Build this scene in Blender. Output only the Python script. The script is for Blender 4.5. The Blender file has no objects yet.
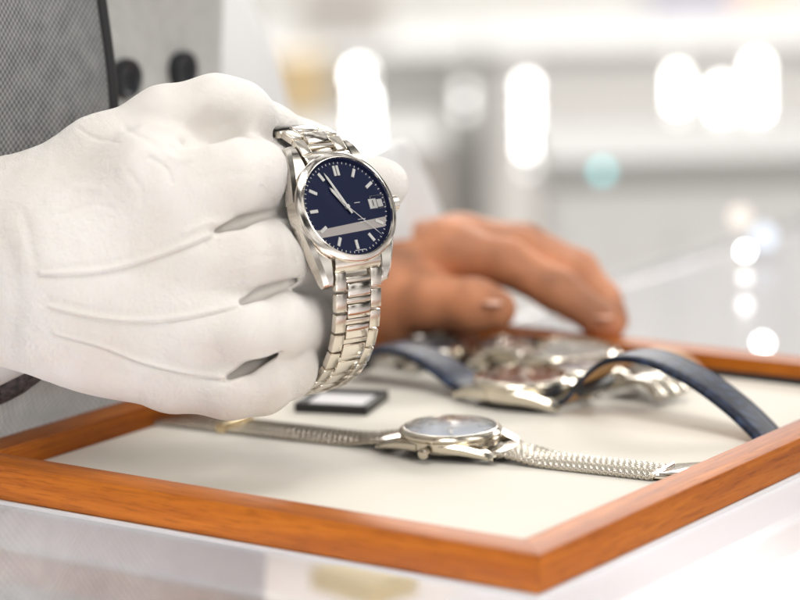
import bpy, bmesh, math, random
import numpy as np
from mathutils import Matrix, Vector
random.seed(7); rng = np.random.RandomState(5)
S = bpy.context.scene
COL = S.collection
PI = math.pi
MM = 0.001
# ------------------------------------------------------------------ camera solved from the tray's edges (mm)
FPX, PITCH, ROLL, YAW = 2699.043, .185, -.022, -.615
CAM = np.array([456.115, -721.006, 260.507])
def _axes():
    cy, sy = math.cos(YAW), math.sin(YAW)
    r = np.array([cy, -sy, 0]); f = np.array([sy*math.cos(PITCH), cy*math.cos(PITCH), -math.sin(PITCH)])
    u = np.cross(r, f)
    return r*math.cos(ROLL)+u*math.sin(ROLL), -r*math.sin(ROLL)+u*math.cos(ROLL), f
RV, UV, FV = _axes()
def at(px, py, d):            # a real point in the room, d mm in front of the lens
    return CAM + d*(FV + RV*(px-400)/FPX + UV*(300-py)/FPX)
def onz(px, py, z):
    v = FV + RV*(px-400)/FPX + UV*(300-py)/FPX
    return CAM + v*(z-CAM[2])/v[2]
# ------------------------------------------------------------------ object helpers
def tag(o, label=None, cat=None, group=None, kind=None):
    if label: o['label'] = label
    if cat: o['category'] = cat
    if group: o['group'] = group
    if kind: o['kind'] = kind
    return o
def thing(name, label, cat, M=None, group=None):
    o = bpy.data.objects.new(name, None); COL.objects.link(o)
    o.empty_display_size = .01
    if M is not None:
        L = Matrix(M) if not isinstance(M, Matrix) else M.copy()
        L.translation = L.translation*MM
        o.matrix_world = L
    return tag(o, label, cat, group)
def T(x, y, z, rz=0.): return Matrix.Translation((x, y, z)) @ Matrix.Rotation(rz, 4, 'Z')
def mesh(name, V, Fc, mat, parent=None, smooth=False, sharp=None, mats=None, fmat=None):
    me = bpy.data.meshes.new(name)
    V = np.asarray(V, float)*MM
    me.from_pydata(V.tolist(), [], [list(map(int, f)) for f in Fc])
    for m in (mats or [mat]): me.materials.append(m)
    if fmat is not None: me.polygons.foreach_set('material_index', fmat)
    me.validate(); 
    bm = bmesh.new(); bm.from_mesh(me); bmesh.ops.recalc_face_normals(bm, faces=bm.faces); bm.to_mesh(me); bm.free()
    if smooth: me.polygons.foreach_set('use_smooth', [True]*len(me.polygons))
    me.update()
    if smooth and sharp:
        try: me.set_sharp_from_angle(angle=math.radians(sharp))
        except Exception: pass
    o = bpy.data.objects.new(name, me); COL.objects.link(o)
    if parent is not None: o.parent = parent
    return o
class MB:
    def __init__(s): s.V = []; s.F = []; s.m = []
    def add(s, V, F, mi=0):
        n = len(s.V); s.V += [tuple(v) for v in V]; s.F += [[i+n for i in f] for f in F]; s.m += [mi]*len(F); return s
    def box(s, lo, hi, bev=0., M=None, mi=0):
        bm = bmesh.new(); bmesh.ops.create_cube(bm, size=1)
        for v in bm.verts: v.co = Vector([(a+b)/2+c*(b-a) for a, b, c in zip(lo, hi, v.co)])
        if bev: bmesh.ops.bevel(bm, geom=bm.edges[:], offset=bev, segments=2, profile=.5, affect='EDGES')
        if M is not None: bm.transform(M)
        bm.verts.index_update()
        s.add([v.co[:] for v in bm.verts], [[v.index for v in f.verts] for f in bm.faces], mi); bm.free(); return s
    def lathe(s, prof, n=96, c=(0, 0), mi=0, close=False):   # profile (r,z); r=0 ends closed
        V = []; F = []
        for r, z in prof:
            for k in range(n):
                a = 2*PI*k/n; V.append((c[0]+r*math.cos(a), c[1]+r*math.sin(a), z))
        for i in range(len(prof)-1):
            for k in range(n):
                a, b = i*n+k, i*n+(k+1) % n
                F.append([a, b, b+n, a+n])
        if prof[0][0] > 1e-6 and close: F.append(list(range(n)))
        if prof[-1][0] > 1e-6 and close: F.append([(len(prof)-1)*n+k for k in range(n)])
        return s.add(V, F, mi)
    def tube(s, pts, r, n=10, cap=True, mi=0):
        P = [np.array(p, float) for p in pts]; V = []; F = []
        rr = r if hasattr(r, '__len__') else [r]*len(P)
        up = np.array([0, 0, 1.]); 
        for i, p in enumerate(P):
            t = P[min(i+1, len(P)-1)]-P[max(i-1, 0)]; t /= np.linalg.norm(t)
            if abs(t@up) > .95: up = np.array([1., 0, 0])
            a = np.cross(t, up); a /= np.linalg.norm(a); b = np.cross(a, t); up = b
            for k in range(n):
                w = 2*PI*k/n; V.append(p+rr[i]*(a*math.cos(w)+b*math.sin(w)))
        for i in range(len(P)-1):
            for k in range(n):
                a0, b0 = i*n+k, i*n+(k+1) % n; F.append([a0, b0, b0+n, a0+n])
        if cap: F.append(list(range(n))); F.append([(len(P)-1)*n+k for k in range(n)])
        return s.add(V, F, mi)
    def loft(s, rings, cap=True, closed=True, mi=0):
        n = len(rings[0]); V = [tuple(v) for r in rings for v in r]; F = []
        for i in range(len(rings)-1):
            for k in range(n if closed else n-1):
                a, b = i*n+k, i*n+(k+1) % n; F.append([a, b, b+n, a+n])
        if cap: F.append(list(range(n))[::-1]); F.append([(len(rings)-1)*n+k for k in range(n)])
        return s.add(V, F, mi)
    def build(s, name, mat, parent=None, smooth=False, sharp=35, mats=None):
        return mesh(name, s.V, s.F, mat, parent, smooth, sharp, mats, s.m if mats else None)
def spline(P, n=8):
    P = [np.array(p, float) for p in P]; out = []
    Q = [2*P[0]-P[1]]+P+[2*P[-1]-P[-2]]
    for i in range(1, len(Q)-2):
        p0, p1, p2, p3 = Q[i-1:i+3]
        for k in range(n):
            t = k/n; out.append(.5*((2*p1)+(-p0+p2)*t+(2*p0-5*p1+4*p2-p3)*t*t+(-p0+3*p1-3*p2+p3)*t**3))
    out.append(P[-1]); return out
def resample(pts, step):
    pts = np.array(pts); d = np.r_[0, np.cumsum(np.linalg.norm(np.diff(pts, axis=0), axis=1))]
    n = max(2, int(round(d[-1]/step))+1); s = np.linspace(0, d[-1], n)
    return np.stack([np.interp(s, d, pts[:, k]) for k in range(3)], 1)
# ------------------------------------------------------------------ implicit surfaces for the hands
def smin(a, b, k):
    h = np.clip(.5+.5*(b-a)/k, 0, 1); return b+(a-b)*h-k*h*(1-h)
def smax(a, b, k): return -smin(-a, -b, k)
def cap(P, a, b, ra, rb):
    a = np.asarray(a, np.float32); b = np.asarray(b, np.float32); ba = b-a
    t = np.clip(((P-a)@ba)/(ba@ba+1e-9), 0, 1)
    return np.linalg.norm(P-a-t[..., None]*ba, axis=-1)-(ra+(rb-ra)*t)
def chain(P, pts, rs, k=3.):
    d = None
    for i in range(len(pts)-1):
        c = cap(P, pts[i], pts[i+1], rs[i], rs[i+1]); d = c if d is None else smin(d, c, k)
    return d
def surface(fn, lo, hi, st):
    lo = np.array(lo, float); n = np.ceil((np.array(hi)-lo)/st).astype(int)+1
    ax = [(lo[i]+st*np.arange(n[i])).astype(np.float32) for i in range(3)]
    D = np.empty(n, np.float32)
    B = 10; nb = [int(math.ceil(k/B)) for k in n]; far = B*st*.87+4
    cen = np.stack(np.meshgrid(*[(lo[i]+st*(np.arange(nb[i])*B+B/2)).astype(np.float32) for i in range(3)], indexing='ij'), -1)
    Dc = fn(cen)
    o_ = np.arange(B)*st
    loc_ = np.stack(np.meshgrid(o_, o_, o_, indexing='ij'), -1).astype(np.float32)
    full_ = np.repeat(np.repeat(np.repeat(Dc, B, 0), B, 1), B, 2)
    todo = np.argwhere(np.abs(Dc) < far)
    for j in range(0, len(todo), 400):
        tb = todo[j:j+400]; base = (lo+tb*B*st).astype(np.float32)
        val = fn(base[:, None, None, None, :]+loc_[None])
        for (a, b, c), v in zip(tb, val): full_[a*B:(a+1)*B, b*B:(b+1)*B, c*B:(c+1)*B] = v
    D = full_[:n[0], :n[1], :n[2]]
    ins = D < 0
    cnt = np.zeros(n-1, np.int8)
    for a in (0, 1):
        for b in (0, 1):
            for c in (0, 1): cnt += ins[a:n[0]-1+a, b:n[1]-1+b, c:n[2]-1+c]
    act = (cnt > 0) & (cnt < 8); ids = -np.ones(n-1, np.int64); I = np.argwhere(act); ids[act] = np.arange(len(I))
    acc = np.zeros((len(I), 3)); num = np.zeros(len(I))
    cs = [(a, b, c) for a in (0, 1) for b in (0, 1) for c in (0, 1)]
    for p in cs:
        for q in cs:
            if sum(q)-sum(p) == 1 and all(q[i] >= p[i] for i in range(3)):
                A = D[tuple((I+p).T)]; B = D[tuple((I+q).T)]; m = (A < 0) != (B < 0)
                t = np.where(m, A/np.where(m, A-B, 1), 0)
                pt = np.array(p)+t[:, None]*(np.array(q)-np.array(p)); acc[m] += pt[m]; num[m] += 1
    V = lo+(I+acc/num[:, None])*st
    F = []
    for axn in range(3):
        o1, o2 = [(1, 2), (2, 0), (0, 1)][axn]
        sl0 = [slice(1, -1)]*3; sl1 = [slice(1, -1)]*3; sl0[axn] = slice(0, -1); sl1[axn] = slice(1, None)
        A = ins[tuple(sl0)]; B = ins[tuple(sl1)]; E_ = np.argwhere(A != B); sg = A[tuple(E_.T)]
        off = np.ones(3, int); off[axn] = 0; E_ = E_+off
        e1 = np.zeros(3, int); e1[o1] = 1; e2 = np.zeros(3, int); e2[o2] = 1
        q = np.stack([ids[tuple((E_-a).T)] for a in (e1*0, e1, e1+e2, e2)], 1)
        q[~sg] = q[~sg][:, ::-1]; F.append(q)
    F = np.concatenate(F); F = F[(F >= 0).all(1)]
    return V, F
# ------------------------------------------------------------------ materials
def mat(name): 
    m = bpy.data.materials.new(name); m.use_nodes = True; return m, m.node_tree.nodes, m.node_tree.links, m.node_tree.nodes['Principled BSDF']
def setc(p, c): p.inputs['Base Color'].default_value = (*c, 1)
def simple(name, c, rough=.5, metal=0., coat=0., noise=0., nscale=200., bump=0., bscale=800., sheen=0., emis=None, es=0., sub=0.):
    m, N, L, p = mat(name); setc(p, c)
    p.inputs['Roughness'].default_value = rough; p.inputs['Metallic'].default_value = metal
    if coat: p.inputs['Coat Weight'].default_value = coat; p.inputs['Coat Roughness'].default_value = .08
    if sheen: p.inputs['Sheen Weight'].default_value = sheen; p.inputs['Sheen Roughness'].default_value = .5
    if emis: p.inputs['Emission Color'].default_value = (*emis, 1); p.inputs['Emission Strength'].default_value = es
    if sub:
        p.inputs['Subsurface Weight'].default_value = sub; p.inputs['Subsurface Radius'].default_value = (.012, .005, .003); p.inputs['Subsurface Scale'].default_value = 1.
    tc = N.new('ShaderNodeTexCoord')
    if noise:
        n = N.new('ShaderNodeTexNoise'); n.inputs['Scale'].default_value = nscale; n.inputs['Detail'].default_value = 5
        mx = N.new('ShaderNodeMix'); mx.data_type = 'RGBA'; mx.blend_type = 'MULTIPLY'; mx.inputs[0].default_value = 1
        r = N.new('ShaderNodeMapRange'); r.inputs['From Min'].default_value = .3; r.inputs['From Max'].default_value = .7; r.inputs['To Min'].default_value = 1-noise; r.inputs['To Max'].default_value = 1+noise*.3
        L.new(tc.outputs['Object'], n.inputs['Vector']); L.new(n.outputs['Fac'], r.inputs['Value'])
        mx.inputs[6].default_value = (*c, 1); L.new(r.outputs[0], mx.inputs[7]); L.new(mx.outputs[2], p.inputs['Base Color'])
    if bump:
        n2 = N.new('ShaderNodeTexNoise'); n2.inputs['Scale'].default_value = bscale; n2.inputs['Detail'].default_value = 3
        b = N.new('ShaderNodeBump'); b.inputs['Strength'].default_value = bump; b.inputs['Distance'].default_value = .0004
        L.new(tc.outputs['Object'], n2.inputs['Vector']); L.new(n2.outputs['Fac'], b.inputs['Height']); L.new(b.outputs[0], p.inputs['Normal'])
    return m
def wood(name, along):       # orange varnished wood, the grain runs along one axis
    m, N, L, p = mat(name)
    tc = N.new('ShaderNodeTexCoord'); mp = N.new('ShaderNodeMapping')
    sc = (9, 210, 210) if along == 'x' else (210, 9, 210)
    mp.inputs['Scale'].default_value = sc; L.new(tc.outputs['Object'], mp.inputs['Vector'])
    n = N.new('ShaderNodeTexNoise'); n.inputs['Scale'].default_value = 1.; n.inputs['Detail'].default_value = 8; n.inputs['Roughness'].default_value = .65; n.inputs['Distortion'].default_value = .6
    L.new(mp.outputs[0], n.inputs['Vector'])
    mp2 = N.new('ShaderNodeMapping'); mp2.inputs['Scale'].default_value = (90, 1100, 1100) if along == 'x' else (1100, 90, 1100)
    L.new(tc.outputs['Object'], mp2.inputs['Vector'])
    n2 = N.new('ShaderNodeTexNoise'); n2.inputs['Scale'].default_value = 1.; n2.inputs['Detail'].default_value = 4
    L.new(mp2.outputs[0], n2.inputs['Vector'])
    cr = N.new('ShaderNodeValToRGB'); e = cr.color_ramp.elements
    e[0].position = .3; e[0].color = (.24, .055, .006, 1); e[1].position = .72; e[1].color = (.52, .160, .014, 1)
    e2 = cr.color_ramp.elements.new(.5); e2.color = (.38, .105, .010, 1)
    L.new(n.outputs['Fac'], cr.inputs[0])
    cr2 = N.new('ShaderNodeValToRGB'); cr2.color_ramp.elements[0].position = .36; cr2.color_ramp.elements[0].color = (.45, .38, .32, 1); cr2.color_ramp.elements[1].position = .47; cr2.color_ramp.elements[1].color = (1, 1, 1, 1)
    L.new(n2.outputs['Fac'], cr2.inputs[0])
    mx = N.new('ShaderNodeMix'); mx.data_type = 'RGBA'; mx.blend_type = 'MULTIPLY'; mx.inputs[0].default_value = .45
    L.new(cr.outputs[0], mx.inputs[6]); L.new(cr2.outputs[0], mx.inputs[7]); L.new(mx.outputs[2], p.inputs['Base Color'])
    p.inputs['Roughness'].default_value = .45; p.inputs['Specular IOR Level'].default_value = .2
    b = N.new('ShaderNodeBump'); b.inputs['Strength'].default_value = .25; b.inputs['Distance'].default_value = .0003
    L.new(n2.outputs['Fac'], b.inputs['Height']); L.new(b.outputs[0], p.inputs['Normal'])
    return m
def weave(name, ca, cb, period, mottling=.2, bump=.6, knit=False):
    m, N, L, p = mat(name); tc = N.new('ShaderNodeTexCoord')
    sep = N.new('ShaderNodeSeparateXYZ'); L.new(tc.outputs['UV'], sep.inputs[0])
    def math_(op, a, b=None):
        q = N.new('ShaderNodeMath'); q.operation = op
        for i, v in enumerate((a, b)):
            if v is None: continue
            if isinstance(v, (int, float)): q.inputs[i].default_value = v
            else: L.new(v, q.inputs[i])
        return q.outputs[0]
    k = 2*PI/period
    s1 = math_('SINE', math_('MULTIPLY', sep.outputs[0], k)); s2 = math_('SINE', math_('MULTIPLY', sep.outputs[1], k))
    pr = math_('MULTIPLY', s1, s2); f = math_('ADD', math_('MULTIPLY', pr, .5), .5)
    n = N.new('ShaderNodeTexNoise'); n.inputs['Scale'].default_value = .12; n.inputs['Detail'].default_value = 6; L.new(tc.outputs['UV'], n.inputs['Vector'])
    f2 = math_('ADD', f, math_('MULTIPLY', math_('SUBTRACT', n.outputs['Fac'], .5), mottling*4))
    mx = N.new('ShaderNodeMix'); mx.data_type = 'RGBA'; mx.clamp_factor = True; L.new(f2, mx.inputs[0])
    mx.inputs[6].default_value = (*ca, 1); mx.inputs[7].default_value = (*cb, 1); L.new(mx.outputs[2], p.inputs['Base Color'])
    b = N.new('ShaderNodeBump'); b.inputs['Strength'].default_value = bump; b.inputs['Distance'].default_value = .0004
    L.new(f, b.inputs['Height']); L.new(b.outputs[0], p.inputs['Normal'])
    p.inputs['Roughness'].default_value = .9; p.inputs['Sheen Weight'].default_value = .3
    return m
def glove_mat():
    m, N, L, p = mat('white_cotton'); tc = N.new('ShaderNodeTexCoord')
    n = N.new('ShaderNodeTexNoise'); n.inputs['Scale'].default_value = 30; n.inputs['Detail'].default_value = 6
    L.new(tc.outputs['Object'], n.inputs['Vector'])
    cr = N.new('ShaderNodeValToRGB'); cr.color_ramp.elements[0].position = .3; cr.color_ramp.elements[0].color = (.76, .71, .66, 1); cr.color_ramp.elements[1].position = .65; cr.color_ramp.elements[1].color = (.85, .825, .79, 1)
    L.new(n.outputs['Fac'], cr.inputs[0]); L.new(cr.outputs[0], p.inputs['Base Color'])
    w = N.new('ShaderNodeTexWave'); w.inputs['Scale'].default_value = 620; w.inputs['Distortion'].default_value = 1.5; w.inputs['Detail'].default_value = 2; w.bands_direction = 'DIAGONAL'
    L.new(tc.outputs['Object'], w.inputs['Vector'])
    n2 = N.new('ShaderNodeTexNoise'); n2.inputs['Scale'].default_value = 750; n2.inputs['Detail'].default_value = 4; L.new(tc.outputs['Object'], n2.inputs['Vector'])
    n3 = N.new('ShaderNodeTexNoise'); n3.inputs['Scale'].default_value = 55; n3.inputs['Detail'].default_value = 3; L.new(tc.outputs['Object'], n3.inputs['Vector'])
    ad = N.new('ShaderNodeMath'); ad.operation = 'MULTIPLY_ADD'; ad.inputs[1].default_value = .35; L.new(w.outputs['Fac'], ad.inputs[0]); L.new(n2.outputs['Fac'], ad.inputs[2])
    b = N.new('ShaderNodeBump'); b.inputs['Strength'].default_value = .8; b.inputs['Distance'].default_value = .0005; L.new(ad.outputs[0], b.inputs['Height'])
    b2 = N.new('ShaderNodeBump'); b2.inputs['Strength'].default_value = .30; b2.inputs['Distance'].default_value = .003; L.new(n3.outputs['Fac'], b2.inputs['Height'])
    L.new(b.outputs[0], b2.inputs['Normal']); L.new(b2.outputs[0], p.inputs['Normal'])
    p.inputs['Roughness'].default_value = .95; p.inputs['Sheen Weight'].default_value = .4; p.inputs['Specular IOR Level'].default_value = .2
    p.inputs['Subsurface Weight'].default_value = .15; p.inputs['Subsurface Radius'].default_value = (.004, .003, .002); p.inputs['Subsurface Scale'].default_value = 1
    return m
def clear(name, refl=1., tint=(1, 1, 1), rough=0., ior=1.5):
    m, N, L, p = mat(name); N.remove(p); out = N['Material Output']
    t = N.new('ShaderNodeBsdfTransparent'); t.inputs[0].default_value = (*tint, 1)
    g = N.new('ShaderNodeBsdfGlossy'); g.inputs['Roughness'].default_value = rough; g.inputs[0].default_value = (1, 1, 1, 1)
    f = N.new('ShaderNodeFresnel'); f.inputs[0].default_value = ior
    mu = N.new('ShaderNodeMath'); mu.operation = 'MULTIPLY'; mu.inputs[1].default_value = refl; L.new(f.outputs[0], mu.inputs[0])
    x = N.new('ShaderNodeMixShader'); L.new(mu.outputs[0], x.inputs[0]); L.new(t.outputs[0], x.inputs[1]); L.new(g.outputs[0], x.inputs[2]); L.new(x.outputs[0], out.inputs[0])
    return m
def emit(name, c, s):
    m, N, L, p = mat(name); N.remove(p); e = N.new('ShaderNodeEmission'); e.inputs[0].default_value = (*c, 1); e.inputs[1].default_value = s
    L.new(e.outputs[0], N['Material Output'].inputs[0]); return m
def leather(name, c, rough=.35):
    m, N, L, p = mat(name); tc = N.new('ShaderNodeTexCoord')
    v = N.new('ShaderNodeTexVoronoi'); v.feature = 'DISTANCE_TO_EDGE'; v.inputs['Scale'].default_value = 1.; 
    mp = N.new('ShaderNodeMapping'); mp.inputs['Scale'].default_value = (.20, .15, 1); L.new(tc.outputs['UV'], mp.inputs['Vector']); L.new(mp.outputs[0], v.inputs['Vector'])
    cr = N.new('ShaderNodeValToRGB'); cr.color_ramp.elements[0].position = 0; cr.color_ramp.elements[0].color = (c[0]*.25, c[1]*.25, c[2]*.25, 1); cr.color_ramp.elements[1].position = .22; cr.color_ramp.elements[1].color = (*c, 1); c9 = cr.color_ramp.elements.new(.5); c9.color = (c[0]*2.4, c[1]*2.3, c[2]*2., 1)
    L.new(v.outputs['Distance'], cr.inputs[0]); L.new(cr.outputs[0], p.inputs['Base Color'])
    b = N.new('ShaderNodeBump'); b.inputs['Strength'].default_value = .5; b.inputs['Distance'].default_value = .0006; L.new(cr.outputs[0], b.inputs['Height']); L.new(b.outputs[0], p.inputs['Normal'])
    p.inputs['Roughness'].default_value = rough; p.inputs['Specular IOR Level'].default_value = .35
    return m
M = {}
M['wood_x'] = wood('orange_wood_long', 'x'); M['wood_y'] = wood('orange_wood_cross', 'y')
M['panel'] = simple('cream_velvet', (.73, .69, .61), .85, noise=.04, nscale=25, bump=.25, bscale=2500, sheen=.2)
M['steel'] = simple('polished_steel', (.80, .75, .68), .13, 1.)
M['brushed'] = simple('brushed_steel', (.77, .715, .635), .22, 1., bump=.05, bscale=4000)
M['champagne'] = simple('warm_steel', (.64, .585, .49), .18, 1.)
M['bandsteel'] = simple('woven_steel', (.60, .55, .47), .26, 1.)
M['navy'] = simple('navy_dial', (.011, .018, .068), .4, .2)
M['silverdial'] = simple('silver_dial_sky_tint', (.50, .56, .68), .3, .4)  # blue of a sky reflection put into the dial colour
M['browndial'] = simple('brown_dial', (.16, .055, .035), .3, .2)
M['whitedial'] = simple('white_dial', (.75, .74, .70), .4)
M['lume'] = simple('index_silver', (.95, .94, .91), .3, 0.)
M['white'] = simple('white_print', (.92, .92, .90), .5)
M['ink'] = simple('black_ink', (.01, .01, .012), .5)
M['crystal'] = clear('sapphire', .9, ior=1.5)
M['glass'] = clear('counter_glass', .34, tint=(.98, .975, .985), rough=.12, ior=1.45)
M['cotton'] = glove_mat()
M['skin'] = simple('tan_skin', (.56, .235, .115), .6, noise=.45, nscale=48, bump=.9, bscale=260, sub=.25)
M['nail'] = simple('finger_nail', (.66, .36, .25), .3)
M['shirt'] = simple('white_shirt', (.70, .70, .705), .9, noise=.03, nscale=12, bump=.2, bscale=1500)
M['vest'] = weave('grey_woven_wool', (.060, .062, .064), (.31, .315, .315), 2.7, .2)
M['vestlight'] = weave('pale_grey_woven_wool', (.30, .305, .295), (.66, .66, .64), 2.7, .15)
M['lowerpanel'] = weave('pale_grey_tweed', (.20, .205, .195), (.66, .66, .63), 3.8, .12)
M['binding_and_shade'] = simple('dark_binding_and_gap_shade', (.015, .015, .017), .7)
M['lining'] = simple('dark_dotted_lining', (.085, .07, .07), .8, noise=.95, nscale=420)
M['button'] = simple('black_button', (.012, .014, .018), .35)
M['navyleather'] = leather('navy_leather', (.015, .026, .060), .45)
M['tanleather'] = simple('tan_lining_leather', (.50, .29, .12), .6, noise=.1)
M['brownleather'] = simple('tan_brown_leather', (.42, .20, .08), .5, noise=.2)
M['blackleather'] = simple('black_leather', (.018, .018, .020), .4)
M['blackplastic'] = simple('black_frame', (.012, .012, .012), .35)
M['paper'] = simple('white_card', (.74, .72, .73), .6)
M['floor'] = simple('pale_beige_floor', (.70, .66, .61), .35, noise=.10, nscale=1.2)
M['shelf'] = simple('white_shelf', (.80, .79, .79), .5, noise=.03, nscale=9)
M['cabwhite'] = simple('white_lacquer', (.76, .76, .755), .3)
M['cabgrey'] = simple('light_grey_lacquer', (.56, .56, .55), .4)
M['cabwarm'] = simple('greige_panel', (.54, .51, .48), .5)
M['darkenedtop'] = simple('grey_darkened_top', (.40, .40, .395), .6)  # tops coloured darker to even out the lamp light falling on them
M['darkmetal'] = simple('dark_grey_trim', (.20, .20, .20), .35, .6)
M['cushion'] = simple('grey_cushion_cloth', (.42, .42, .43), .9, noise=.1)
M['yellow'] = simple('yellow_card', (.85, .68, .22), .6)
M['orange'] = simple('golden_paper', (.80, .62, .36), .6)
M['pink'] = simple('pale_pink_paper', (.70, .54, .47), .7)
M['lilac'] = simple('grey_lilac_cloth', (.40, .40, .47), .8)
M['bulb'] = emit('lit_bulb', (1, .99, .96), 13.)
M['dimbulb'] = emit('dim_lit_bulb', (1, .98, .95), 3)
M['warmreflection'] = emit('warm_lamp_reflection', (1, .90, .80), 1.15)
M['coolreflection'] = emit('cool_lamp_reflection', (.84, .90, 1), 1.2)
M['tealbulb'] = emit('teal_lit_bulb', (.25, .85, .86), 3.2)
M['reflectionband'] = simple('pale_reflection_band', (.60, .55, .53), .4)
M['strip'] = emit('lit_tube', (1, .94, .88), 14.)
# ------------------------------------------------------------------ the setting
def struct(o): return tag(o, kind='structure')
def slab(name, x0, y0, x1, y1, z, m):
    return MB().add([(x0, y0, z), (x1, y0, z), (x1, y1, z), (x0, y1, z)], [[0, 1, 2, 3]]).build(name, m)
struct(slab('floor', -22000, -4000, 12000, 22000, -900, M['floor']))
# glass display counter the tray stands on
CX0, CX1, CY0, CY1 = -289, 1100, -420, 800
ct = thing('display_counter', 'glass topped display counter under the wooden tray, with a white lit shelf inside', 'counter', T(CX0, CY0, -900))
W_, D_ = CX1-CX0, CY1-CY0
MB().box((0, 0, 892), (W_, D_-14.3, 900), .8).build('glass_top', M['glass'], ct)
MB().box((2, 2, 0), (W_-2, D_-2, 760), 1).build('cabinet_body', M['shelf'], ct)
f_ = MB()
f_.box((0, D_-14, 897), (W_, D_+4, 903.5), .5)
f_.box((0, D_+.3, 840), (W_, D_+4, 896.9), .5)
f_.build('frame', M['darkmetal'], ct)
for x in (8, W_-14):
    for y in (8, D_-20): MB().box((x-3, y-3, 760.1), (x+3, y+3, 891.8)).build('post', M['cabwhite'], ct)
def cushion(px, py, w, h, lab):
    P = onz(px, py, -139); q = MB()
    rings = []
    for z, k in ((0, .93), (h*.2, 1), (h*.75, 1), (h, .9), (h*1.04, .6)):
        rings.append([(w*k*math.copysign(abs(math.cos(a))**.5, math.cos(a)), w*.8*k*math.copysign(abs(math.sin(a))**.5, math.sin(a)), z) for a in np.linspace(0, 2*PI, 24, endpoint=False)])
    q.loft(rings); t = q.build('display_cushion', M['cushion'], None, True, 60)
    t.location = Vector(P)*MM; t.rotation_euler.z = .3; tag(t, lab, 'cushion', 'cushions on the shelf under the glass')
cushion(60, 592, 30, 16, 'grey display cushion under the glass, below the left end of the tray front')
cushion(185, 590, 24, 16, 'grey display cushion under the glass, below the middle of the tray front')
P = onz(364, 592, -139)
yc = MB().box((-24, -16, 0), (24, 16, 12), 1.5).build('price_card', M['yellow'], None)
yc.location = Vector(P)*MM; yc.rotation_euler.z = -.2; tag(yc, 'yellow card block under the glass below the tray front', 'card')
# ------------------------------------------------------------------ tray
TW, TD, TWd, TZ, PZ = 271.8, 325.1, 15.0, 15.0, 6.0
tr = thing('wooden_tray', 'orange wooden watch tray with a cream lined base, on the glass counter', 'tray', T(-TW/2, TD/2, 0))
def rail(which):
    g = .13; hx, hy, w = TW/2, TD/2, TWd
    if which == 'n': o = [(-hx+g, -hy), (hx-g, -hy), (hx-w-g, -hy+w), (-hx+w+g, -hy+w)]
    if which == 's': o = [(hx-g, hy), (-hx+g, hy), (-hx+w+g, hy-w), (hx-w-g, hy-w)]
    if which == 'e': o = [(hx, -hy+g), (hx, hy-g), (hx-w, hy-w-g), (hx-w, -hy+w+g)]
    if which == 'w': o = [(-hx, hy-g), (-hx, -hy+g), (-hx+w, -hy+w+g), (-hx+w, hy-w-g)]
    bm = bmesh.new()
    b = [bm.verts.new((x, y, 1.6)) for x, y in o]; t = [bm.verts.new((x, y, TZ)) for x, y in o]
    bm.faces.new(b[::-1]); bm.faces.new(t)
    for i in range(4): bm.faces.new((b[i], b[(i+1) % 4], t[(i+1) % 4], t[i]))
    ed = [e for e in bm.edges if e.verts[0].co.z == e.verts[1].co.z and abs((e.verts[0].co-e.verts[1].co).normalized().x*(e.verts[0].co-e.verts[1].co).normalized().y) < .1]
    bmesh.ops.bevel(bm, geom=ed, offset=.5, segments=3, profile=.5, affect='EDGES')
    bm.verts.index_update(); q = MB(); q.add([v.co[:] for v in bm.verts], [[v.index for v in f.verts] for f in bm.faces])
    q.build('rail', M['wood_x'] if which in 'ns' else M['wood_y'], tr, True, 40)
for k in 'nsew': rail(k)
MB().box((-TW/2+TWd+.5, -TD/2+TWd+.5, 1.7), (TW/2-TWd-.5, TD/2-TWd-2.6, PZ), .4).build('cream_panel', M['panel'], tr)
MB().box((-TW/2+TWd+.2, TD/2-TWd-1.2, PZ-1), (TW/2-TWd-.2, TD/2-TWd-.1, PZ+2.6), .2).build('gap_shade_strip', M['binding_and_shade'], tr)  # black strip standing in for the shadow in the panel gap
MB().box((-TW/2-.8, -TD/2-1.0, .05), (TW/2+.8, TD/2-3, 1.5), .2).build('base_slab', M['paper'], tr)  # white slab whose rim shows as a pale line below the rails
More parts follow.
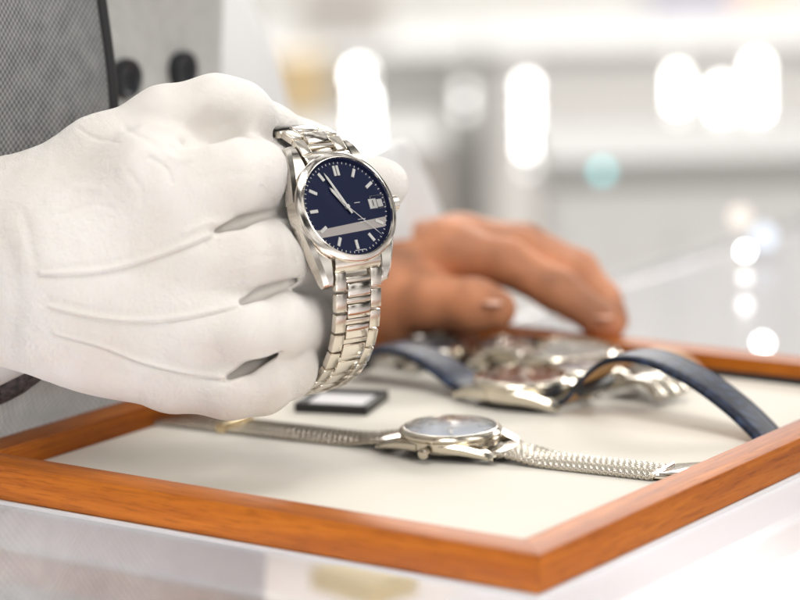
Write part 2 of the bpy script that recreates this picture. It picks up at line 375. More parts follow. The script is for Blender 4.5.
# ------------------------------------------------------------------ watches
def hand_mb(L, w, ang, z, tail=3., th=.25):
    q = MB(); c, s = math.cos(-ang), math.sin(-ang)
    def rot(x, y): return (x*c-y*s, x*s+y*c)
    pts = [(-w*.35, -tail), (w*.35, -tail), (w*.5, L*.25), (w*.42, L*.85), (0, L), (-w*.42, L*.85), (-w*.5, L*.25)]
    lo = [(*rot(*p), z) for p in pts]; hi = [(*rot(*p), z+th) for p in pts]
    q.loft([lo, hi]); return q
def watch_head(root, Rb=20.8, mats=None, z0=0., dialm='navy', body='steel', lugw=10.6, lug_end=26.5, dial_r=17.8, deep=6.5, crown=True, full=True, ang=(0, 0, 0), droop=1., kk=None, cs=1.):
    B = M[body]; Rc = Rb-.4
    q = MB()
    q.lathe([(0, -deep-.6), (Rc-5, -deep-.6), (Rc-3.2, -deep), (Rc-.9, -deep+1.2), (Rc, -deep+2.4), (Rc, .6), (Rc-.5, 1.15), (Rc-2.5, 1.2)], 128)
    for sx in (-1, 1):
        for sy in (-1, 1):
            rings = []
            for t in np.linspace(0, 1, 12):
                y = 5+(lug_end-5)*t
                xo = Rc*.985 + (lugw+3.6-Rc*.985)*(t**1.15); xi = min(lugw, xo-1) if y > 8 else lugw
                zt = 1.1-(t**2.2)*4.6*droop; zb = -deep+1.5-(t**2)*2.4*droop+(t > .93)*.8
                if t > .95: zt -= .6
                ch = 1.4
                rg = [(xi, zb), (xo-.6, zb), (xo, zb+.8), (xo, zt-ch), (xo-ch, zt), (xi+.4, zt), (xi, zt-.4)]
                rings.append([(sx*a, sy*y, b) for a, b in rg])
            q.loft(rings)
    o = q.build('case', B, root, True, 28); 
    MB().lathe([(Rb-1.6, .9), (Rb-.15, 1.25), (Rb, 1.6), (Rb, 2.3), (Rb-.35, 2.7), (dial_r+.6, 3.7), (dial_r+.4, 3.8), (dial_r+.15, 3.8), (dial_r, 3.2)], 128).build('bezel', B, root, True, 28)
    d = MB().lathe([(0, 1.6), (dial_r-1.0, 1.6)], 96).build('dial', M[dialm], root)
    MB().lathe([(dial_r-1.0, 1.6), (dial_r-.2, 3.1), (dial_r, 3.2)], 96).build('chapter_ring', M[dialm] if full else B, root, True)
    MB().lathe([(0, 3.6), (dial_r+.1, 3.6)], 96).build('crystal', M['crystal'], root, True)
    if crown:
        q = MB(); n = 48
        rings = []
        for x, r in ((Rc-.5, 1.4), (Rc+1, 1.4), (Rc+1.01, 2.9*cs), (Rc+4.2*cs, 3.0*cs), (Rc+4.7*cs, 2.5*cs), (Rc+4.8*cs, .2)):
            rings.append([(x, (r+(.12 if k % 4 < 2 and r > 2.5*cs else 0))*math.cos(2*PI*k/n), -2.6+(r+(.12 if k % 4 < 2 and r > 2.5*cs else 0))*math.sin(2*PI*k/n)) for k in range(n)])
        q.loft(rings); q.build('crown', B, root, True, 40)
    kk = kk or dial_r/17.8
    def place(q, name, m, par=root): return q.build(name, m, par)
    for h in range(12):
        if full and h == 3: continue
        a = h*PI/6
        Mx = Matrix.Rotation(-a, 4, 'Z')
        q = MB()
        if h == 0:
            for dx in (-.75, .75): q.box((dx-.55, 12.2*kk, 1.62), (dx+.55, 16.1*kk, 2.15), .1, Mx)
        else: q.box((-.62, 12.6*kk, 1.62), (.62, 16.1*kk, 2.15), .12, Mx)
        place(q, 'hour_marker', M['lume'])
    if full:
        q = MB()
        for k in range(60):
            q.box((-.13, 17.1, 1.63), (.13, 17.85, 1.75), 0, Matrix.Rotation(-k*PI/30, 4, 'Z'))
        q.build('minute_track', M['white'], root)
    hh, mm_, ss = ang
    place(hand_mb(9.6*kk, 1.35, hh, 2.3), 'hour_hand', M['lume'])
    place(hand_mb(15.0*kk, 1.05, mm_, 2.65), 'minute_hand', M['lume'])
    q = hand_mb(16.6*kk, .26, ss, 3.0, 5, .15); q.lathe([(.9, 2.2), (.9, 3.2), (0, 3.25)], 20); place(q, 'second_hand', M['lume'])
# ---- held watch: axes found from the dial ellipse
a3 = np.array([35.4, 5.9, -25.3]); b3 = np.array([-12., 41.7, -7.07])
a3 /= np.linalg.norm(a3); b3 = b3-(b3@a3)*a3; b3 /= np.linalg.norm(b3); n3 = np.cross(a3, b3)
SR = np.stack([RV, UV, -FV], 1)            # camera-aligned directions
WA = SR@np.stack([a3, b3, n3], 1)
WC = at(345.9, 207.5, 1004)
HM = Matrix([[*WA[0], WC[0]], [*WA[1], WC[1]], [*WA[2], WC[2]], [0, 0, 0, 1]]) @ Matrix.Translation((0, 0, -1.6))
hw = thing('steel_wristwatch', 'steel wristwatch with navy blue dial, silver markers and link bracelet held in the white glove', 'wristwatch', HM)
R_ = math.radians
watch_head(hw, Rb=21.6, dial_r=18.9, deep=8.0, lugw=11.0, lug_end=27.5, kk=1.02, body='steel', ang=(R_(-32.6), R_(-24), R_(137.6)))
q = MB(); q.box((10.4, -1.9, 1.63), (13.9, 1.9, 2.0), .12); q.box((14.3, -1.5, 1.63), (16.6, 1.5, 1.8), .1); q.build('date_window', M['white'], hw)
q = MB(); q.box((10.2, -2.6, 3.62), (16.2, 2.6, 4.3), .3); q.build('date_magnifier', M['crystal'], hw)
def text_mesh(txt, size, Mx, parent, m, name):
    cu = bpy.data.curves.new('t', 'FONT'); cu.body = txt; cu.size = size; cu.align_x = 'CENTER'; cu.align_y = 'CENTER'; cu.extrude = .02
    to = bpy.data.objects.new('t', cu); COL.objects.link(to); bpy.context.view_layer.update()
    me = bpy.data.meshes.new_from_object(to.evaluated_get(bpy.context.evaluated_depsgraph_get())); bpy.data.objects.remove(to)
    me.transform(Mx); me.transform(Matrix.Scale(MM, 4)); me.materials.clear(); me.materials.append(m)
    o = bpy.data.objects.new(name, me); COL.objects.link(o); o.parent = parent; return o
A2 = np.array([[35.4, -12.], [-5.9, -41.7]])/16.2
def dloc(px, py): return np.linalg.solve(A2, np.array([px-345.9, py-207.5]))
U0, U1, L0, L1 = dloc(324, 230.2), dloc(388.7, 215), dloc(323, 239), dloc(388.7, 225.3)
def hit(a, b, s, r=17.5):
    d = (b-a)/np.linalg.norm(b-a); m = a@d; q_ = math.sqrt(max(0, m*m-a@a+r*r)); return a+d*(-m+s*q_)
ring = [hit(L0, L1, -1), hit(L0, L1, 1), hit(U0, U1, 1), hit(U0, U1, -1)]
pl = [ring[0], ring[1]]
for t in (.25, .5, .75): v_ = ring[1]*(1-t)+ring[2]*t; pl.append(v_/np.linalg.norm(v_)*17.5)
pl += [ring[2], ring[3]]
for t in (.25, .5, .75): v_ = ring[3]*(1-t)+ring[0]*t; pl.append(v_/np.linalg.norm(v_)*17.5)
MB().loft([[(p[0], p[1], 1.602) for p in pl], [(p[0], p[1], 1.64) for p in pl]]).build('painted_reflection', M['reflectionband'], hw)  # reflection across the crystal, painted as a fixed strip on the dial
text_mesh('1', 3.3, Matrix.Translation((12.2, 0, 2.03)) @ Matrix.Scale(1.25, 4, (1, 0, 0)), hw, M['ink'], 'date_numeral')
q = MB()
for y, w in ((2.3, 2.6), (-4.2, 3.4), (-5.3, 2.4)):
    q.box((5.5-w/2, y-.12-1, 1.62), (5.5+w/2, y+.12-1, 1.68))
q.box((-1.2, -16.9, 1.62), (3.4, -16.65, 1.68)); q.build('dial_print', M['white'], hw)
# bracelet path in the (y, z) plane of the watch; sharp pitch-long rigid links
low = spline([(0, -22.5, -2.6), (0, -30, -6.0), (0, -38, -10.5), (0, -46.5, -17.5), (0, -53.5, -28), (0, -56.5, -41), (0, -56, -55), (0, -52, -70), (0, -43, -85), (0, -27, -95)], 10)
top = spline([(0, 22.5, -2.6), (0, 29.5, -5.5), (0, 35, -12), (0, 37, -21), (0, 36, -32), (0, 33, -45), (0, 27, -60), (0, 18, -76), (0, 6, -88), (0, -8, -96)], 10)
def links(path, sgn):
    P = resample(path, 8.1)
    for i in range(len(P)-1):
        a, b = P[i], P[i+1]; t = (b-a)/np.linalg.norm(b-a); up = np.cross([1, 0, 0], t)*(1 if sgn > 0 else -1)
        up = up if up[2] > 0 or i > 5 else -up
        nrm = np.array([0, -t[2], t[1]]); nrm *= 1 if (nrm@np.array([0, 0, 1.])) > 0 or abs(nrm[2]) < .2 and (nrm[1]*a[1]) > 0 else -1
        if (nrm[1]*a[1]+nrm[2]*(a[2]+40)) < 0: nrm = -nrm
        c = (a+b)/2; w = 10.4-.10*i
        Mx = Matrix([[1, 0, 0, c[0]], [0, t[1], nrm[1], c[1]], [0, t[2], nrm[2], c[2]], [0, 0, 0, 1]])
        q = MB(); ci = w*.50
        for sx in (-1, 1):
            lo, hi = sorted((sx*(ci+.3), sx*w)); q.box((lo, -3.6, -1.5), (hi, 3.6, 1.35), .45, Mx)
        q.box((-ci-.3, -1.35, -1.2), (ci+.3, .75, 1.2), .3, Mx)
        l = q.build('bracelet_link', M['brushed'], hw, True, 35)
        q = MB(); q.box((-ci, 1.05, -1.3), (ci, 6.45, 1.55), .55, Mx); q.build('centre_link', M['steel'], l, True, 35)
links(low, -1); links(top, 1)
for sy in (-1, 1):
    q = MB(); rings = []
    for y, zt in ((17.5, 1.0), (20, .6), (22.2, -.7), (23.2, -2.2)):
        rings.append([(-10.3, sy*y, zt-4.2), (10.3, sy*y, zt-4.2), (10.3, sy*y, zt-.3), (9.9, sy*y, zt), (-9.9, sy*y, zt), (-10.3, sy*y, zt-.3)])
    q.loft(rings); q.build('end_link', M['brushed'], hw, True, 30)
# ---- straps
def ribbon(path, w0, w1, th, name, m, parent, m2=None, wdir=(1, 0, 0), tipround=0):
    P = resample(path, 1.2); n = len(P); wd = np.array(wdir, float); V = []; F = []; UVs = []; fm = []
    wds = None
    prof = [(-1, -.5), (-.97, -.5), (.97, -.5), (1, -.5), (1, .15), (.93, .42), (.5, .5), (0, .52), (-.5, .5), (-.93, .42), (-1, .15)]
    k = len(prof); s = 0
    for i, p in enumerate(P):
        t = P[min(i+1, n-1)]-P[max(i-1, 0)]; t /= np.linalg.norm(t)
        b = wd-(wd@t)*t; b /= np.linalg.norm(b); up = np.cross(b, t)
        if i == 0: sg = 1 if up[2] >= 0 else -1
        up = up*sg; f = i/(n-1); w = (w0+(w1-w0)*f)/2
        if tipround: w *= math.sqrt(max(.02, 1-max(0, (f-1+tipround)/tipround)**2))
        for x, z in prof: V.append(p+b*w*x+up*th*z); UVs.append((x*w, s))
        s += 1.2
    for i in range(n-1):
        for j in range(k):
            a, b2 = i*k+j, i*k+(j+1) % k; F.append([a, b2, b2+k, a+k]); fm.append(1 if (j < 3 and m2) else 0)
    F.append(list(range(k))); F.append([(n-1)*k+j for j in range(k)]); fm += [0, 0]
    o = mesh(name, V, F, m, parent, True, 50, [m, m2] if m2 else None, fm if m2 else None)
    uv = o.data.uv_layers.new(name='UVMap'); A = np.array(UVs)[[l.vertex_index for l in o.data.loops]]; uv.data.foreach_set('uv', A.ravel()); return o
def milanese(path, w, name, m, parent, rowstep=1.22, pitch=1.4, r=.36):
    P = resample(path, rowstep); q = MB(); n = len(P)
    for i in range(n):
        t = P[min(i+1, n-1)]-P[max(i-1, 0)]; t /= np.linalg.norm(t); b = np.array([1., 0, 0]); up = np.cross(b, t); up *= np.sign(up[2]) or 1
        N_ = int(w/pitch*8); pts = []
        for k in range(N_+1):
            x = -w/2+w*k/N_; ph = 2*PI*(k/8+(.5 if i % 2 else 0))
            pts.append(P[i]+b*x+t*.8*math.cos(ph)+up*.5*math.sin(ph))
        q.tube(pts, r, 5)
    return q.build(name, m, parent, True, 60)
def clasp_box(q, c, t, w, L, th):
    t = np.array(t, float); t /= np.linalg.norm(t); nrm = np.array([0, -t[2], t[1]])
    if nrm[2] < 0: nrm = -nrm
    Mx = Matrix([[1, 0, 0, c[0]], [0, t[1], nrm[1], c[1]], [0, t[2], nrm[2], c[2]], [0, 0, 0, 1]])
    q.box((-w/2, -L/2, -th/2), (w/2, L/2, th/2), .4, Mx)
# mesh-band watch lying near the front. local y axis runs along world +X
ml = thing('mesh_band_watch', 'steel watch with silver dial tinted by a blue reflection and woven mesh band lying nearest the tray front', 'wristwatch', T(-124.5, 133.5, PZ+6.9, -PI/2+.10))
watch_head(ml, Rb=20.4, dialm='silverdial', body='champagne', dial_r=18.2, deep=4.6, lug_end=26, full=False, ang=(R_(60), R_(300), R_(200)), droop=.9, cs=.72)
bz = -6.9+1.2
milanese(spline([(0, 25, -3.2), (0, 32, -3.9), (0, 45, bz), (0, 70, bz), (0, 90, bz)], 8), 21, 'mesh_band', M['bandsteel'], ml)
milanese(spline([(0, -25, -3.2), (0, -32, -3.9), (0, -45, bz), (0, -80, bz), (0, -112, bz), (0, -140, bz)], 8), 21, 'mesh_band', M['bandsteel'], ml)
for s in (-1, 1): MB().box((-9.8, s*21 if s > 0 else -27.5, -4.6), (9.8, 27.5 if s > 0 else -21, -2.2), .5).build('band_end', M['brushed'], ml, True, 35)
q = MB(); clasp_box(q, (0, 96, bz+.6), (0, 1, .03), 18.5, 15, 1.5); clasp_box(q, (0, 99, bz+2.4), (0, 1, .16), 17, 13, .9); q.tube([(-9.6, 90.4, bz+1), (9.6, 90.4, bz+1)], 1.0)
q.build('clasp', M['steel'], ml, True, 35)
q = MB(); clasp_box(q, (0, -101, bz+.6), (0, 1, 0), 22, 4.5, 4.2); q.build('keeper', simple('pale_gold', (.80, .66, .42), .25, 1.), ml, True, 35)
# navy strap watch
bl = thing('navy_strap_watch', 'steel watch with brown dial and navy leather strap arching over the tray', 'wristwatch', T(-147, 221, PZ+8.6, -PI/2-.04))
watch_head(bl, Rb=20.8, dialm='browndial', body='champagne', dial_r=18.7, deep=6.2, lug_end=27, full=False, crown=False, ang=(R_(120), R_(40), R_(250)), droop=1.1)
ribbon(spline([(0, 25, -4), (0, 30, -1), (0, 38, 8.5), (0, 48, 16), (0, 60, 18.5), (1, 74, 17), (2, 91, 11.5), (3, 106, 4), (3, 116, -3), (3, 122, -8)], 10), 21, 18.5, 2.5, 'strap', M['navyleather'], bl, M['tanleather'], tipround=.0)
ribbon(spline([(0, -25, -4), (0, -31, -2.5), (0, -42, 3), (0, -56, 7.5), (0, -70, 8), (0, -80, 5), (0, -86, 0), (0, -90, -5.5)], 10), 21, 18, 2.5, 'strap', M['navyleather'], bl, M['blackleather'])
q = MB()
for x in (-9.4, 9.4): q.tube([(x, -88, -5), (x, -99, -6.2)], .9)
q.tube([(-9.6, -99, -6.2), (9.6, -99, -6.2)], 1.1); q.tube([(0, -88, -4.6), (0, -99, -4.6)], .7); q.build('buckle', M['blackplastic'], bl, True, 40)
q = MB(); clasp_box(q, (0, 36, 3.6), (0, .66, .75), 23, 5, 6); q.build('strap_keeper', M['blackleather'], bl, True, 40)
# watches along the back of the tray
def back_watch(px, py, rz, lab, dialm, body, strap, Rb, spans, strapm=None, tilt=None):
    P = onz(px, py, PZ+6)
    Mx = T(P[0], P[1], PZ+6.6, rz)
    if tilt: Mx = Mx @ Matrix.Rotation(tilt, 4, 'X')
    w = thing('display_watch', lab, 'wristwatch', Mx, 'watches at the back of the tray')
    watch_head(w, Rb=Rb, dialm=dialm, body=body, dial_r=Rb-1.8, deep=3.6, lug_end=Rb+5.5, full=False, ang=(R_(50), R_(300), R_(150)))
    for sp in spans:
        if strap == 'metal':
            PP = resample(spline([(0, *p) for p in sp], 8), 6.)
            for i in range(len(PP)-1):
                a, b = PP[i], PP[i+1]; t = (b-a)/np.linalg.norm(b-a); nrm = np.array([0, -t[2], t[1]]); c = (a+b)/2
                m4 = Matrix([[1, 0, 0, c[0]], [0, t[1], nrm[1], c[1]], [0, t[2], nrm[2], c[2]], [0, 0, 0, 1]])
                q = MB()
                for x0, x1 in ((-9.5, -4.3), (-4, 4), (4.3, 9.5)): q.box((x0, -2.8, -1.3), (x1, 2.8, 1.3), .5, m4)
                q.build('bracelet_link', M[body], w, True, 35)
        else: ribbon(spline([(0, *p) for p in sp], 8), 19, 16, 2.8, 'strap', M[strap], w)
    return w
arch = lambda s, L, h: [(s*24, -3), (s*32, 0), (s*(30+L*.3), h), (s*(30+L*.65), h*.9), (s*(30+L*.9), 0), (s*(30+L), -5)]
flat = lambda s, L: [(s*24, -3.2), (s*32, -4.6), (s*(32+L*.5), -5.2), (s*(32+L), -5.2)]
back_watch(568, 357, -PI/2+.05, 'watch with wide white dial and tan strap at the tray back, under the fingertips', 'whitedial', 'champagne', 'brownleather', 23, [arch(1, 34, 5), flat(-1, 22)])
back_watch(512, 352, -PI/2-.15, 'small watch with a blue reflection put into its dial colour, on a curled steel bracelet, left of the wide white dial', 'silverdial', 'champagne', 'metal', 17, [[(-23, -3), (-30, 1), (-40, 7), (-50, 4), (-56, -4)]])
back_watch(428, 352, -PI/2+.2, 'dark dial steel watch half hidden behind the navy strap, nearest the held watch', 'navy', 'steel', 'metal', 17, [[(23, -3), (30, 2), (38, 6), (47, 3), (52, -4)], [(-23, -3), (-30, 1), (-38, 2), (-46, -4)]])
back_watch(585, 374, -PI/2-.2, 'steel link bracelet watch lying behind the arch of the navy strap', 'silverdial', 'bandsteel', 'metal', 15, [[(20, -3), (26, 0), (34, 3), (43, 2.5), (50, -3)]])
# black framed tag
P = onz(342, 406, PZ)
tg = thing('framed_tag', 'small black framed square tag with a white card lying beside the held bracelet', 'tag', T(P[0], P[1], PZ, .32))
q = MB(); s_ = 16
for a in range(4): q.box((-s_, -s_, 0.1), (s_-2.6, -s_+2.6, 4.2), .4, Matrix.Rotation(a*PI/2, 4, 'Z'))
q.build('frame', M['blackplastic'], tg, True, 35)
MB().box((-s_+2.7, -s_+2.7, .1), (s_-2.7, s_-2.7, 2.4), .1).build('card', M['paper'], tg)
# ------------------------------------------------------------------ the person
S2 = lambda px, py, z: tuple((SR.T@(at(px, py, 1000-z)-WC)))        # camera aligned frame centred on the held watch, z towards the lens
pr = thing('person', 'person in grey waistcoat and white shirt, holding up a watch with a white gloved hand', 'person', T(-420, 120, -900))
prI = pr.matrix_world.inverted()
def world_mesh(name, V, F, m, parent, **k):
    o = mesh(name, np.asarray(V)-np.array([-420, 120, -900]), F, m, parent, **k); return o
def glove_fn(P):
    X = lambda pts: [S2(*p[:3]) for p in pts]
    def ch(pts, k=4.): return chain(P, X(pts), [p[3] for p in pts], k)
    palm = ch([(-60, 246, -26, 28), (40, 235, -12, 25), (150, 185, 4, 19), (196, 182, 6, 15.5)], 14)
    palm = smin(palm, ch([(-60, 254, -24, 29), (60, 262, -6, 25), (190, 255, 4, 17)], 14), 22)
    palm = smin(palm, ch([(-60, 260, -24, 28), (70, 286, -4, 23), (185, 325, 3, 17)], 14), 22)
    palm = smin(palm, ch([(-60, 264, -28, 27), (60, 306, -10, 19.5), (110, 336, -8, 18.5), (165, 368, -2, 15.5)], 14), 20)
    palm = smin(palm, ch([(140, 220, -18, 26), (210, 300, -20, 28)], 10), 16)
    idx = ch([(196, 182, 6, 15.5), (228, 178, 5, 15.4), (250, 177, -5, 14.2), (274, 180, -20, 12.5), (345, 186, -34, 10), (378, 184, -42, 9.6), (386, 185, -42, 8.6)])
    mid = ch([(200, 255, 8, 14.5), (242, 256, 7, 14.0), (274, 255, -5, 13.0), (304, 256, -22, 12), (365, 262, -38, 10)])
    rng_ = ch([(195, 328, 8, 14), (244, 330, 9, 13.8), (274, 326, -1, 13), (302, 323, -20, 11.5), (345, 325, -36, 10)])
    pky = ch([(180, 378, 0, 12.5), (230, 384, 5, 12.6), (260, 381, -1, 12.2), (286, 369, -14, 11), (306, 355, -36, 9)])
    d0 = ch([(262, 216, -18, 11), (290, 222, -26, 10.5), (285, 262, -28, 12), (304, 296, -34, 12), (300, 345, -36, 11)], 8)
    d0 = smin(d0, ch([(205, 372, -10, 10), (245, 366, -11, 10), (285, 352, -22, 10)], 6), 3)
    fg = smin(smin(idx, mid, 2.0), smin(rng_, pky, 2.0), 2.0)
    th = ch([(20, 215, -14, 20), (100, 158, -8, 14.5), (165, 120, -8, 11.5), (215, 106, -8, 10.4), (240, 112, -15, 10.0), (270, 132, -31, 9.2), (305, 147, -42, 8.6), (330, 154, -50, 8)], 8)
    d = smin(smin(palm, fg, 5.5), d0, 6)
    d = smin(d, th, 5.5)
    # web of cloth between thumb and index
    d = smin(d, ch([(120, 158, -6, 12), (175, 142, -12, 9), (215, 138, -16, 6.5)], 6), 7)
    # slits between the fingers
    for a, b, c in (((213, 232, 17, 1.2), (240, 223, 14, 2.3), (276, 211, 3, .9)), ((240, 304, 17, 1.2), (262, 293, 13, 2.3), (298, 279, 0, .9)), ((226, 379, 14, 1.2), (248, 368, 11, 2.2), (280, 352, 2, .9))):
        for dz in (-7, -3.5, 0, 3.5, 7): 
            cc = chain(P, [S2(a[0], a[1], a[2]+dz), S2(b[0], b[1], b[2]+dz), S2(c[0], c[1], c[2]+dz)], [a[3], b[3], c[3]], 1); d = smax(d, -cc, 1.8)
    d = smax(d, -ch([(192, 146, 12, 3.5), (212, 134, 6, 5.5), (228, 132, 0, 4.5)], 3), 7)
    # keep cloth clear of the watch case
    Q = P@np.stack([a3, b3, n3], 1).astype(np.float32)
    rr = np.sqrt(Q[..., 0]**2+Q[..., 1]**2)
    cs = np.maximum(rr-21.8, np.maximum(-11.5-Q[..., 2], Q[..., 2]-8)); d = smax(d, -cs, 1.5)
    bx = np.maximum(np.maximum(np.abs(Q[..., 0])-14.5, np.abs(Q[..., 1])-26), np.maximum(-9-Q[..., 2], Q[..., 2]-8)); d = smax(d, -bx, 1.5)
    # stay inside the bracelet loop (cloth never pokes through the links)
    lp = np.array([(p[1], p[2]) for p in resample(low, 3.)]+[(p[1], p[2]) for p in resample(top, 3.)], np.float32)
    near = (np.abs(Q[..., 0]) < 14) & (d < 3)
    if near.any():
        q2 = Q[near][:, 1:]; dm = np.full(len(q2), 99., np.float32)
        for p in lp: dm = np.minimum(dm, np.hypot(q2[:, 0]-p[0], q2[:, 1]-p[1]))
        ct_ = np.maximum(dm-2.0, np.abs(Q[near][:, 0])-10.9)
        out = q2[:, 0] < -10
        dn = d[near]; dn = np.maximum(dn, -ct_); d[near] = dn
    return d
V, F = surface(glove_fn, (-190, -105, -80), (26, 62, 42), .6)
# light relaxation, seams and soft folds
def relax(V, F, it=2, lam=.5):
    E_ = np.concatenate([F[:, [0, 1]], F[:, [1, 2]], F[:, [2, 3]], F[:, [3, 0]]]); E_ = np.concatenate([E_, E_[:, ::-1]])
    for _ in range(it):
        c = np.bincount(E_[:, 0], minlength=len(V)); s = np.stack([np.bincount(E_[:, 0], V[E_[:, 1], k], len(V)) for k in range(3)], 1)
        V = V+lam*(s/np.maximum(c, 1)[:, None]-V)
    return V
V = relax(V, F, 4)
def vnormals(V, F):
    n = np.cross(V[F[:, 2]]-V[F[:, 0]], V[F[:, 3]]-V[F[:, 1]]); o = np.zeros_like(V)
    for k in range(4): np.add.at(o, F[:, k], n)
    return o/np.maximum(np.linalg.norm(o, axis=1), 1e-9)[:, None]
Nn = vnormals(V, F)
if ((V-V.mean(0))*Nn).sum() < 0: Nn = -Nn
W3 = V@SR.T+WC; dv = W3-CAM; dd = dv@FV
pxy = np.stack([400+FPX*(dv@RV)/dd, 300-FPX*(dv@UV)/dd], 1)
def polydist(p, pts):
    pts = np.array(pts, float); best = np.full(len(p), 1e9)
    for a, b in zip(pts[:-1], pts[1:]):
        t = np.clip(((p-a)@(b-a))/((b-a)@(b-a)), 0, 1); best = np.minimum(best, np.linalg.norm(p-a-t[:, None]*(b-a), axis=1))
    return best
disp = np.zeros(len(V)); front = Nn[:, 2] > .1
def curve2(pts): return [tuple(p[:2]) for p in spline([(x, y, 0) for x, y in pts], 6)]
for pts, h in (([(40, 273), (80, 272), (120, 266), (165, 252), (212, 234)], .85), ([(50, 306), (90, 315), (130, 320), (180, 317), (238, 305)], .7), ([(55, 333), (100, 345), (140, 361), (180, 371), (224, 378)], .7)):
    d_ = polydist(pxy, curve2(pts))/2.75; d2 = polydist(pxy, curve2([(x, y+3.4) for x, y in pts]))/2.75
    disp += front*h*(np.exp(-(d_/.6)**2)*1.0-np.exp(-(d2/.42)**2)*.9-np.exp(-((d_-2.2)/1.2)**2)*.3)
for pts, h, w in (([(78, 128), (95, 138), (118, 142)], -.5, .8), ([(125, 128), (150, 142), (160, 152)], -.7, 1.2), ([(120, 165), (135, 155), (150, 152), (160, 158)], .8, 3.), ([(10, 250), (16, 300), (12, 340)], -.6, 3), ([(48, 200), (75, 188), (100, 190)], .45, 1.6), ([(60, 215), (90, 205), (112, 208)], -.4, 1.1), ([(150, 158), (166, 168), (172, 182)], -.6, 1.), ([(158, 150), (178, 160), (190, 158)], .6, 1.3), ([(128, 172), (140, 188), (142, 204)], -.35, 1.2), ([(205, 180), (225, 172), (250, 174)], -.25, 1.4), ([(215, 290), (228, 283), (240, 284)], -.35, 1.), ([(190, 345), (206, 348), (222, 356)], -.35, 1.), ([(262, 188), (270, 196), (274, 205)], -.4, 1.), ([(290, 240), (296, 252), (297, 262)], -.4, 1.), ([(185, 232), (200, 226), (212, 222)], .35, 1.2), ([(235, 262), (262, 256), (285, 258)], -.22, 1.4), ([(30, 330), (48, 342), (64, 348)], -.4, 1.2), ([(24, 215), (34, 262)], -.5, 2.), ([(150, 250), (170, 200)], .5, 6)):
    d_ = polydist(pxy, curve2(pts))/2.75; disp += front*h*np.exp(-(d_/w)**2)
from mathutils import noise as mn
disp += np.array([.10*mn.noise(v*.9)+.18*mn.noise(v*.16)+.09*mn.noise(v*.38) if f else 0. for v, f in zip([Vector(x) for x in V.tolist()], front)])
V = V+Nn*disp[:, None]
W3 = V@SR.T+WC
gl = world_mesh('glove', W3, F, M['cotton'], pr, smooth=True)
gl['label'] = 'white cotton glove with three stitched seams on its back'
# bare left hand resting on the back rail
def bare_fn(P):
    X = lambda pts: [tuple(SR.T@(at(p[0], p[1], p[2])-WC)) for p in pts]
    def ch(pts, k=4.): return chain(P, X(pts), [p[3] for p in pts], k)
    d = ch([(330, 300, 1290, 27), (395, 288, 1275, 25), (450, 255, 1268, 17)], 10)
    d = smin(d, ch([(395, 275, 1285, 22), (465, 245, 1280, 14)], 8), 12)
    d = smin(d, ch([(335, 320, 1285, 24), (395, 315, 1262, 19)], 8), 12)
    f = ch([(448, 252, 1262, 12.5), (505, 262, 1250, 10.8), (556, 290, 1242, 9.8), (600, 320, 1238, 8.), (611, 328, 1237, 6.5)])
    f = smin(f, ch([(458, 244, 1276, 12.5), (520, 252, 1266, 10.8), (572, 276, 1258, 9.6), (608, 312, 1250, 7.6), (616, 322, 1249, 6)]), 2)
    f = smin(f, ch([(462, 240, 1292, 12), (525, 246, 1284, 10.4), (578, 270, 1276, 9.2), (606, 300, 1268, 7.2), (612, 312, 1267, 6)]), 2)
    f = smin(f, ch([(440, 250, 1308, 11), (500, 262, 1304, 9.4), (545, 288, 1298, 8.), (570, 310, 1294, 6.4)]), 2)
    d = smin(d, f, 6)
    d = smin(d, ch([(385, 305, 1258, 17), (430, 302, 1240, 13), (475, 305, 1228, 11.6), (496, 309, 1224, 9.4)], 5), 7)
    return d
V, F = surface(bare_fn, (-30, -85, -345), (150, 30, -195), 1.5); V = relax(V, F, 2)
W3 = V@SR.T+WC
hd = world_mesh('hand', W3, F, M['skin'], pr, smooth=True)
for p, lab in (((602, 317, 1231), 0), ((492, 303, 1213.5), 1)):
    c = at(*p); Mx = Matrix.Translation(Vector(c-np.array([-420, 120, -900]))) @ Matrix.Rotation(-.5, 4, 'Z')
    q = MB(); rings = []
    for z, k in ((0, 1), (.5, .96), (.8, .7)): rings.append([tuple(Mx@Vector((5.6*k*math.cos(a), 4.2*k*math.sin(a), z))) for a in np.linspace(0, 2*PI, 20, endpoint=False)])
    q.loft(rings); q.build('fingernail', M['nail'], hd, True, 40)
# torso: waistcoat as two overlapping woven panels
def sheet(name, fn, u, v, m, parent, th=2.2):
    n, k = len(u), len(v); V = []; UVs = []; F = []
    for a in u:
        for b in v: p, uv = fn(a, b); V.append(p); UVs.append(uv)
    for i in range(n-1):
        for j in range(k-1): F.append([i*k+j, i*k+j+1, (i+1)*k+j+1, (i+1)*k+j])
    o = world_mesh(name, V, F, m, parent, smooth=True)
    uvl = o.data.uv_layers.new(name='UVMap'); A = np.array(UVs)[[l.vertex_index for l in o.data.loops]]; uvl.data.foreach_set('uv', A.ravel())
    md = o.modifiers.new('thickness', 'SOLIDIFY'); md.thickness = th*MM; md.offset = 0; return o
def torso(y, z, off=0.):
    # front surface of the body facing +x; bulges forward and falls forward over the tray edge lower down
    c = 60.; w = 270.
    bul = 72*math.sqrt(max(0., 1-((y-c)/w)**2)) - 72
    low_ = 0.
    low_ += 34*min(1, max(0, (z-15)/75))**.8
    if z > 200: low_ -= (z-200)*.2
    if z < 15: low_ += (15-z)*.02
    fold = 2.5*math.sin(z*.045+y*.02)+1.5*math.sin(y*.07-z*.03)
    x = -300+bul+low_+fold+off
    if z < 15: x = min(x, -292.5)
    return x
